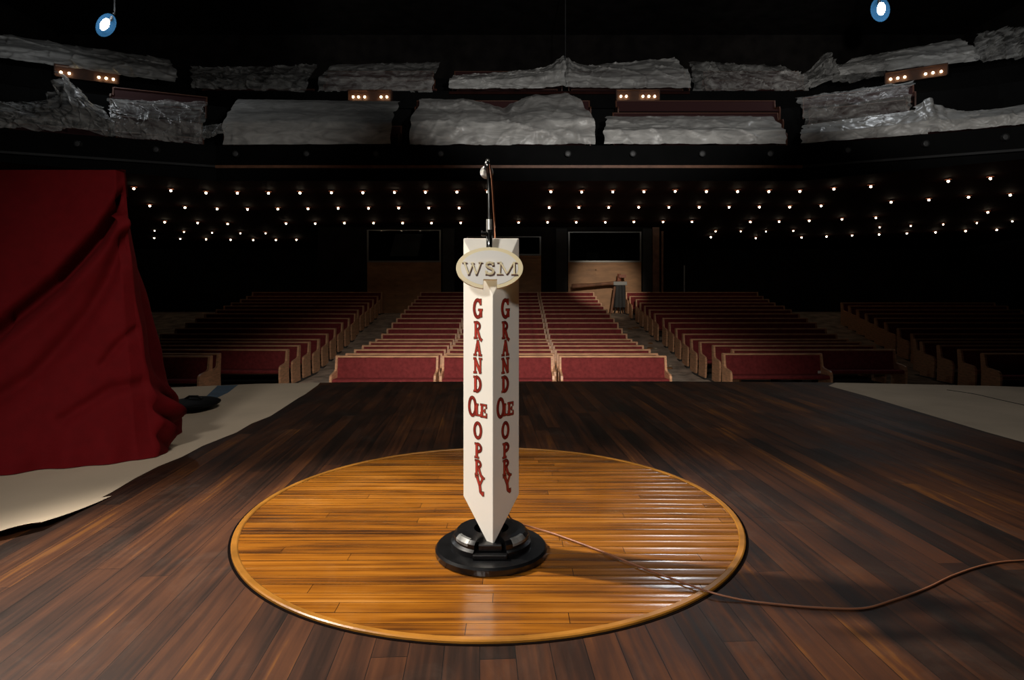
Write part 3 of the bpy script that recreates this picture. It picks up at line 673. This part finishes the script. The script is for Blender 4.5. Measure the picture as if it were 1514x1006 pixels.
struct('floor_balcony', sweep(MB(), LOW, prof), M['fascia'])
struct('trim_2', sweep(MB(), LOW[2:4], [(-.05,4.77),(-.05,4.858),(.03,4.858),(.03,4.77)]), M['brownrail'])
struct('trim_3', sweep(MB(), LOW[0:3], [(-.04,4.79),(-.04,4.858),(.03,4.858),(.03,4.79)]), M['greywall'])
struct('trim_4', sweep(MB(), LOW[3:6], [(-.04,4.79),(-.04,4.858),(.03,4.858),(.03,4.79)]), M['greywall'])
# soffit under the balcony with its lip
def zs(Y): return 4.19-.085*(Y-21)+.10
sf = MB(); offp = [offset_path(LOW, .05), offset_path(LOW, .12)]
vs = []
for p in offp[0]: vs += [(p.x,p.y,4.77),(p.x,p.y,zs(max(p.y,17))-.0),]
nL = len(LOW); back = [(-24.9,34.4),(-14.7,34.4),(-9.5,34.4),(9.3,34.4),(14.5,34.4),(24.9,34.4)]
fs = []
for i in range(nL-1): fs.append((2*i, 2*i+2, 2*i+3, 2*i+1))
o_ = len(vs)
for x, y in back: vs.append((x, y, zs(y)))
for i in range(nL-1): fs.append((2*i+1, 2*i+3, o_+i+1, o_+i))
sf.add(vs, fs); sf.mi = [1]*(nL-1)+[0]*(nL-1); struct('ceiling_balcony', sf, [M['soffit'], M['fascia']])

# lights set in the soffit
rowsL = {
 'frontmost': [(198,280),(252.7,283),(304.6,286.3),(351,286.6),(397,286.6),(443.5,286.3),(490,286),(536.5,286),(583.2,285.5),(629,285.3),(675.5,285),(720.8,284.5),(814.4,284.5),(860,285),(906,284.7),(952,284.5),(998.3,284),(1044.5,284.3),(1090.6,284.3),(1136.8,284.3),(1182.5,284),(1233,280.5),(1287.5,277),(1402,269),(1464.3,265)],
 'second': [(221.5,305.3),(273.5,308),(321,310),(366,310.4),(410.7,310),(455.4,309.7),(500,309),(544.8,309),(589.5,308.5),(634,308.5),(678.8,308.5),(811.9,308),(856,307.8),(900,307.8),(944.4,307.4),(989,307.6),(1033.7,307.4),(1078,307.4),(1122.8,307.2),(1167.5,307.2),(1214,305.3),(1317.5,300),(1373.3,296.6),(1432,292.6),(1493.7,289.3)],
 'third': [(243.5,329.4),(292.3,330.6),(336.6,332),(423,331.4),(466,331.4),(509.3,330.8),(552.3,330.8),(595.3,330.8),(638,330.8),(681.3,330.4),(766.8,330),(809.6,329.6),(852,329.6),(895,329.6),(937.3,329),(980.5,329),(1023.2,329),(1109.4,329),(1152,328.7),(1196.5,327.3),(1244.7,325.2),(1295,323),(1460.6,315)],
 'fourth': [(228.6,341.9),(272,343.8),(313.6,345),(355.4,345.8),(392.7,345.8),(1058,343),(1095.2,343),(1132.6,343.3),(1173,342.3),(1300.6,336.9),(1346.6,335),(1394.6,332.7),(1444.3,330.6),(1496.7,328.3)],
 'rearmost': [(228,352.5),(266.6,353.8),(304.6,354.6),(341,355.4),(374.4,355.7),(407.8,355.7),(438.2,355.4),(1051,351.5),(1117.4,353),(1185.2,352),(1222,350.6),(1259.8,349),(1299.8,347.5),(1340.7,346),(1383.3,344.4),(1427.6,342.5),(1473.7,340.8)]}
can = MB().lathe([(0,.10),(.07,.10),(.10,.085),(.11,.07),(.105,.068),(.07,.075),(0,.078)], 14).lathe([(0,.078),(.025,.075),(.025,.045),(0,.045)], 10).mesh('housing', M['canred'], True)
blb = MB().sphere((0,0,.018), .038, 12, 8).mesh('bulb', M['bulb'], True)
blb2 = MB().sphere((0,0,.018), .030, 12, 8).mesh('bulb', M['bulb'], True)
for rn, L_ in rowsL.items():
    for k, (px, py) in enumerate(L_):
        q = Y0-py; Y = 4733.5/(q+78.4); p = P(px, py, Y)
        side = 'left' if px < CX else 'right'
        if px < CX: lab = '%s glowing bulb from the left in the %s row of balcony ceiling lights' % (ORD[k], rn)
        else:
            lab = '%s glowing bulb from the right in the %s row of balcony ceiling lights' % (ORD[len(L_)-1-k], rn)
        t = empty('ceiling_light', (p.x, p.y, zs(p.y)-.10), lab, 'ceiling light', 'bulbs under the balcony')
        for nm, me_ in (('housing', can), ('bulb', blb2 if rn == 'fourth' else blb)):
            o = bpy.data.objects.new(nm, me_); C.objects.link(o); o.parent = t
# small projectors on the balcony front
spots_ = [352,456,557,652,838,934,1037,1135,1250,1364,1480,120,235]
for k, px in enumerate(sorted(spots_)):
    # find path point for this px
    best = None
    for (a, b2) in zip(LOW, LOW[1:]):
        for j in range(400):
            q = Vector(a).lerp(Vector(b2), j/400); e_ = abs((q.x/q.y*F+CX)-px)
            if best is None or e_ < best[0]: best = (e_, q)
    q = best[1]; an = math.atan2(-q.x, q.y)*0
    t = empty('balcony_spotlight', (q.x, q.y-.02, 5.2), '%s small round spotlight from the left on the dark balcony front' % ORD[k], 'spotlight', 'spotlights on the balcony front')
    body = MB().lathe([(0,0),(.07,0),(.09,.05),(.10,.16),(.085,.16),(.08,.14),(0,.13)], 16).xform(Matrix.Rotation(math.radians(90), 4, 'X')); body.obj('can', M['rubber'], t)
    MB().lathe([(0,.141),(.075,.141),(.06,.15),(0,.155)], 16).xform(Matrix.Rotation(math.radians(90), 4, 'X')).obj('lens', M['lens'], t)

# upper tier
Z0U = 8.95
profu = [(0,8.75),(0,9.5),(.12,9.5),(.12,Z0U)]; UR = []
for k in range(4):
    d1 = .42+.8*(k+1); z = Z0U+.68*k; profu += [(d1,z)]+([(d1,z+.68)] if k < 3 else []); UR.append((.70+.8*k+.2, z))
profu += [(8.5,Z0U+.68*3),(8.5,Z0U+.68*3-.3),(4.0,Z0U+.68*3-.3),(2.0,8.75)]
struct('floor_upper_balcony', sweep(MB(), UP, profu), M['fascia'])

# pews on the balconies
def seg_point(path, px, d):
    off = offset_path(path, d); best = None
    for a, b2, i in [(off[i], off[i+1], i) for i in range(len(off)-1)]:
        # solve (a+t(b-a)).x*F = (px-CX)*(...).y
        k = (px-CX)/F; den = (b2.x-a.x)-k*(b2.y-a.y)
        if abs(den) < 1e-9: continue
        t = (k*a.y-a.x)/den
        if -1e-6 <= t <= 1+1e-6: return a+(b2-a)*t, i
    return None, None
def tier_pews(path, rows, segs, tier):
    for si, (l, r, where) in enumerate(segs):
        for k, (d, z) in enumerate(rows):
            p0, i0 = seg_point(path, l, d); p1, i1 = seg_point(path, r, d)
            if p0 is None or p1 is None: continue
            if i0 != i1: continue
            L = (p1-p0).length; L = round(L*2)/2
            mid = (p0+p1)/2; rz = math.atan2((p1-p0).y, (p1-p0).x)
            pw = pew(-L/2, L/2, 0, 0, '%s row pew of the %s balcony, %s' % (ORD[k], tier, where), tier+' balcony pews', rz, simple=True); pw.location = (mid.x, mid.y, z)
tier_pews(LOW, LR[:4], [(345,590,'under the milky sheet left of centre'),(618,870,'under the bunched sheet at centre'),(905,1150,'right of centre behind the low sheet'),(1192,1345,'below the clear sheet on the right'),(1365,1500,'at the right edge of the photo'),(172,302,'under hazy plastic on the left'),(20,155,'at the left edge of the photo')], 'lower')
tier_pews(UP, UR[:3], [(482,645,'left of centre under clear plastic'),(672,828,'centre left under the milky strip'),(842,1012,'centre right under the milky strip'),(300,465,'under hazy plastic on the left'),(1040,1180,'right of centre under clear plastic')], 'upper')

# plastic sheets: corners (px,py) bottom-left, bottom-right, top-left, top-right ; rows count for folds
def nz3(x, y, z): return noise.noise(Vector((x, y, z)))
def plastic_sheet(bl, br, tl, tr, yb, yt, m_, label, seed, folds=3, peaks=(), amp=.10, nu=90, nv=34, sag=0):
    c = [P(bl[0],bl[1],yb[0]), P(br[0],br[1],yb[1]), P(tl[0],tl[1],yt[0]), P(tr[0],tr[1],yt[1])]
    def fn(u, v):
        # stair profile: alternates between steep drop over each pew back and gentle rise over the seats
        vv = v*folds; k = math.floor(vv); f_ = vv-k
        if k >= folds: k, f_ = folds, 0
        zz = (k+min(1, f_*1.9))/folds; zz = min(1, zz); yy = (k+max(0, (f_-.35)/.65))/folds; yy = min(1, yy)
        b_ = c[0].lerp(c[1], u); t = c[2].lerp(c[3], u); p = Vector((0,0,0))
        zc2 = zz*.15+v*.85; yc = .85*max(0, (v-.32)/.68)+.15*yy
        xy = b_.lerp(t, yc); zzv = b_.z+(t.z-b_.z)*zc2; p = Vector((xy.x, xy.y, zzv))
        e = min(1, 6*u, 6*(1-u))
        p.y -= amp*(nz3(u*6+seed, v*3, seed)+.35*nz3(u*17+seed, v*7, seed+3)+.18*nz3(u*40, v*16, seed+9)) 
        p.z += amp*.3*(nz3(u*9+seed*2, v*5, 4)+.3*nz3(u*30, v*3, seed))*(.3+.7*e)
        rg1 = max(0, 1-4*abs(nz3(u*5+v*2.2+seed, v*1.6-u*1.2, seed*1.7))); rg2 = max(0, 1-5*abs(nz3(u*9-v*2.5, v*2+u*2+seed, seed*2.9)))
        p.y -= amp*(1.3*rg1**4+.8*rg2**4)
        p.z += sag*(-4*u*(1-u))*v
        for pu, ph_, pw, pv in peaks:
            g = math.exp(-abs((u-pu)/pw)**1.25)*math.exp(-max(0, (pv-v))*3.2); p.z += ph_*g; p.y -= .25*g*math.sin((u-pu)/pw*9)*ph_
        # ragged side edges
        p.x += .10*nz3(v*6, seed, u*2)*(1 if (u < .05 or u > .95) else 0)
        return p
    if True:
        mb = MB().grid(fn, nu, nv)
    # hem folded down at the front
    return tag(mb.obj('plastic_sheet', m_, smooth=True), label, 'plastic sheet', 'plastic sheets over the balcony seats')
FB = 20.02
pl, plc, plm = M['plastic'], M['plastic_clear'], M['plastic_mid']
plastic_sheet((329,214),(578,213),(352,147),(592,150),(FB,FB),(23.2,23.2), pl, 'milky plastic sheet over the lower balcony seats, left of centre, smooth and grey', 1, 3, amp=.03)
plastic_sheet((606,214),(880,214),(624,146),(852,150),(FB,FB),(23.2,23.2), pl, 'milky plastic sheet with a raised torn corner at the centre of the lower balcony', 2, 3, peaks=((.52,-.35,.10,.9),(.92,.25,.10,.8),(.73,.25,.12,.9)), amp=.11)
plastic_sheet((893,213),(1162,213),(897,172),(1140,172),(FB,FB),(21.6,21.6), pl, 'low crinkled plastic sheet right of centre on the lower balcony', 3, 2, amp=.07)
plastic_sheet((1188,190),(1344,163),(1174,145),(1347,121),(20.9,19.9),(22.2,21.3), plc, 'clear crinkled plastic hanging over the pews at the right of the lower balcony', 4, 1, amp=.13)
plastic_sheet((1184,212),(1372,198),(1186,186),(1372,160),(FB-.1,18.6),(20.6,19.3), pl, 'pale plastic strip along the balcony edge below the clear sheet on the right', 5, 1, amp=.05)
plastic_sheet((1360,198),(1530,182),(1350,166),(1540,150),(18.75,17.35),(19.6,18.4), pl, 'pale peaked plastic sheet at the far right of the lower balcony', 6, 1, peaks=((.12,.45,.12,.9),), amp=.06, sag=.12)
plastic_sheet((164,202),(300,214),(160,147),(308,152),(18.85,FB-.1),(21.3,22.3), plc, 'dim clear plastic over the left rows of the lower balcony', 7, 3, amp=.14)
plastic_sheet((-20,187),(168,202),(-20,150),(150,158),(17.75,18.85),(19.6,20.7), plc, 'bunched clear plastic with a tall twisted peak at the far left of the lower balcony', 8, 2, peaks=((.66,1.0,.10,.6),(.80,.35,.07,.4)), amp=.20)
plastic_sheet((288,211),(335,196),(291,188),(338,182),(FB-.05,FB),(20.5,20.5), plc, 'small tail of twisted plastic hanging in the left balcony aisle', 9, 1, amp=.10, nu=30, nv=16)
UB = 27.02
plastic_sheet((664,131),(836,131),(672,112),(836,100),(UB,UB),(28.2,28.2), pl, 'bright milky plastic strip along the upper balcony edge, left of its pinched peak', 11, 1, peaks=((.97,.55,.10,.5),), amp=.10)
plastic_sheet((836,131),(1022,130),(836,100),(996,86),(UB,UB),(28.4,28.6), plm, 'hazy plastic sheet on the upper balcony, right of its pinched peak', 12, 3, peaks=((.02,.45,.08,.5),), amp=.12)
plastic_sheet((470,136),(640,137),(492,96),(652,92),(UB,UB),(28.8,28.8), plc, 'dim clear plastic over dark seat rows of the upper balcony, left of centre', 13, 4, amp=.08)
plastic_sheet((283,130),(455,137),(284,100),(470,97),(UB-.05,UB),(28.3,28.3), plc, 'crumpled clear plastic over the left part of the upper balcony', 14, 3, amp=.2)
plastic_sheet((-25,82),(262,123),(-20,48),(250,88),(23.45,26.2),(24.8,27.8), plm, 'streaked plastic over stepped seat rows at the upper left', 15, 4, amp=.16)
plastic_sheet((1024,135),(1196,134),(1018,92),(1160,98),(UB,UB),(28.4,28.4), plc, 'crumpled clear plastic on the upper balcony right of centre', 16, 3, amp=.22)
plastic_sheet((1190,133),(1310,113),(1185,112),(1300,88),(UB-.0,25.8),(27.6,26.8), plc, 'hazy plastic gathered into a peak on the right of the upper balcony', 17, 2, peaks=((.28,.75,.14,.4),), amp=.22)
plastic_sheet((1240,112),(1445,90),(1262,86),(1418,58),(26.4,24.7),(27.4,26.0), pl, 'long grey layered plastic sheet at the upper right below the work lamp', 18, 3, amp=.09)
plastic_sheet((1440,92),(1530,84),(1440,52),(1530,38),(24.6,23.9),(25.6,25.0), plc, 'faint tangle of clear plastic at the top right edge', 19, 2, amp=.3, nu=60)
# rope holding up the pinched plastic
pk = P(836, 92, 27.6)
tag(MB().tube([pk, pk+Vector((0,0,4.2))], .02, 6).obj('rope', M['greywall']), 'thin rope rising from the pinched plastic peak of the upper balcony', 'rope')
struct('trim_5', MB().box((P(664,0,26.9).x,26.9,9.33),(P(1020,0,26.9).x,26.99,9.44)), M['soffit'])

# amber light boxes
boxes = [([(90,106.5),(101.8,108),(145.5,114),(156.6,115.8),(167.4,117)], 'far left'), ([(521.8,143),(529.8,143),(538.9,143),(563.2,143),(571.7,143)], 'left of centre'),
         ([(918.3,142.2),(926.3,142.2),(950.9,142.2),(959.6,142.2),(968.2,142.2)], 'right of centre'), ([(1317,116.8),(1327.8,114.5),(1338.4,113.2),(1369.1,108),(1380,106.2),(1391.9,105.4)], 'far right')]
for L_, wh in boxes:
    p0, i0 = seg_point(UP, L_[0][0], -.30); p1, i1 = seg_point(UP, L_[-1][0], -.30)
    z0 = H-(L_[0][1]-Y0)*p0.y/F; z1 = H-(L_[-1][1]-Y0)*p1.y/F
    root = empty('light_box', (p0.x, p0.y, z0), 'amber bulbs in a brown box on the upper balcony front, '+wh, 'light fixture', 'amber light boxes')
    u = Vector((p1.x-p0.x, p1.y-p0.y, z1-z0)); Ln = u.length; u.normalize(); nn2 = Vector((-u.y, u.x, 0)).normalized()
    def Q(a, b2, c_): return u*a+nn2*b2+Vector((0,0,c_))
    e = .22; pb = MB()
    fr4 = [(-e,.30),(-e,.07),(Ln+e,.07),(Ln+e,.30)]
    def bb(a0,a1,b0,b1,c0,c1):
        vs = [Q(a0,b0,c0),Q(a1,b0,c0),Q(a1,b1,c0),Q(a0,b1,c0),Q(a0,b0,c1),Q(a1,b0,c1),Q(a1,b1,c1),Q(a0,b1,c1)]
        pb.add(vs, [(0,3,2,1),(4,5,6,7),(0,1,5,4),(1,2,6,5),(2,3,7,6),(3,0,4,7)])
    bb(-e,Ln+e,.10,.28,-.16,.28); bb(-e,Ln+e,-.02,.10,.26,.30); bb(-e,-e+.04,-.02,.10,-.16,.26); bb(Ln+e-.04,Ln+e,-.02,.10,-.16,.26)
    gap0 = (L_[2 if len(L_) == 6 or wh in ('left of centre',) else 1][0]+8-L_[0][0])/(L_[-1][0]-L_[0][0])*Ln
    pb.obj('box', M['orangebox'], root)
    for px, py in L_:
        t = (px-L_[0][0])/(L_[-1][0]-L_[0][0])*Ln
        MB().sphere(tuple(Q(t,.03,0)), .048, 12, 8).obj('bulb', M['amber'], root, smooth=True)
# work lamps hanging above
for k, (px, py, tilt) in enumerate(((155,36,.5),(1303,13,0.0))):
    p = P(px, py, 21.5)
    t = empty('work_lamp', tuple(p), ('bright cool-white work lamp hanging at the upper left' if k == 0 else 'bright cool-white work lamp hanging at the top right'), 'lamp', 'hanging work lamps')
    t.rotation_euler = (0, tilt, 0)
    MB().sphere((0,0,0), .15, 10, 6, sc=(.9,.7,1.5)).obj('bulb', M['flood'], t, smooth=True)
    MB().lathe([(.0,.0),(.22,-.03),(.30,-.10),(.345,-.16),(.33,-.16),(.28,-.09),(.21,-.015),(.0,.02)], 22).xform(Matrix.Translation((0,.22,0)) @ Matrix.Scale(1.25, 4, (0,0,1)) @ Matrix.Rotation(math.radians(-90), 4, 'X')).obj('halo_dish', M['halo_blue'], t, smooth=True)  # added dish whose blue glow draws the halo round the bulb
    MB().tube([(0,.12,.2),(0,.15,.5)], .05, 8).obj('socket', M['rubber'], t)
    rod = MB().tube([(0,0,0),(0,0,14.9-p.z-.6)], .03, 6).obj('hanging_rod', M['rubber'], None, loc=(p.x+(.25 if k == 0 else 0), p.y+.15, p.z+.42)); tag(rod, 'dark rod holding the %s work lamp' % ('left' if k == 0 else 'right'), 'rod')

# ------------------------------------------------------------------ room shell
struct('wall_back', MB().box((-25,34.5,-2.5),(25,34.8,15.2)), M['wall'])
struct('wall_left', MB().box((-25.3,-6,-2.5),(-25,34.8,15.2)), M['wall'])
struct('wall_right', MB().box((25,-6,-2.5),(25.3,34.8,15.2)), M['wall'])
struct('ceiling', MB().box((-25.3,-6,15.0),(25.3,34.8,15.2)), M['wall'])
struct('wall_stage', MB().box((-25,-6.3,-2.5),(25,-6,15.2)), M['wall'])

# ------------------------------------------------------------------ lights
def aim(o, tgt): o.rotation_euler = (Vector(tgt)-o.location).to_track_quat('-Z', 'Y').to_euler()
def spot(name, loc, tgt, power, ang, blend=.5, size=.1, col=(1,1,1)):
    l = bpy.data.lights.new(name, 'SPOT'); l.energy = power; l.spot_size = math.radians(ang); l.spot_blend = blend; l.shadow_soft_size = size; l.color = col
    o = bpy.data.objects.new(name, l); C.objects.link(o); o.location = loc; aim(o, tgt); return o
def area(name, loc, tgt, power, sx, sy, col=(1,1,1), spread=180):
    l = bpy.data.lights.new(name, 'AREA'); l.shape = 'RECTANGLE'; l.size = sx; l.size_y = sy; l.energy = power; l.color = col; l.spread = math.radians(spread)
    o = bpy.data.objects.new(name, l); C.objects.link(o); o.location = loc; aim(o, tgt); return o
spot('key_side', (-2.9,2.85,3.4), (-.05,1.45,0), 1350, 52, .8, .08, (1,.92,.81))
spot('key_front', (-1.5,-2.0,2.6), (-.7,2.1,.75), 480, 60, 1.0, .30, (1,.955,.90))
spot('house', (.3,4.5,5.0), (0,11.6,-1.4), 3300, 70, 1.0, .25, (1,.90,.80))
spot('booth', (1.5,-3,5.0), (4.2,28,.9), 14000, 7, .9, .15, (1,.88,.72))
spot('balcony', (3.0,1,3.8), (3.2,22,13.0), 5400, 52, .4, .3, (1,.97,.93))
spot('balcony', (3.0,1,3.8), (-14.0,20,13.0), 2000, 50, .4, .3, (1,.97,.93))
spot('balcony', (3.0,1,3.8), (16.5,18.5,13.0), 3800, 50, .4, .3, (1,.97,.93))
for lx in ((-14.04,21.2,10.1),(12.73,21.2,10.4)):
    pl_ = bpy.data.lights.new('work_lamp_light','POINT'); pl_.energy = 130; pl_.shadow_soft_size = .15; pl_.color = (.9,.95,1); po = bpy.data.objects.new('work_lamp_light', pl_); C.objects.link(po); po.location = lx
area('stage_fill', (.5,3.8,7.0), (.5,4.2,0), 34, 2.5, 1.2, (1,.93,.84), 120)  # added unseen fill that lifts the rear stage and papers
spot('stage_back', (2.6,9,5.6), (.72,1.95,0), 230, 12, 1.0, .14, (.9,.95,1))

w = bpy.data.worlds.new('world'); bpy.context.scene.world = w; w.use_nodes = True
w.node_tree.nodes['Background'].inputs[0].default_value = (.5,.45,.4,1); w.node_tree.nodes['Background'].inputs[1].default_value = .0
sc_ = bpy.context.scene
sc_.view_settings.view_transform = 'Standard'; sc_.view_settings.look = 'None'; sc_.view_settings.exposure = 0; sc_.view_settings.gamma = 1
sc_.cycles.max_bounces = 6; sc_.cycles.transparent_max_bounces = 12
sc_.cycles.sample_clamp_indirect = 4
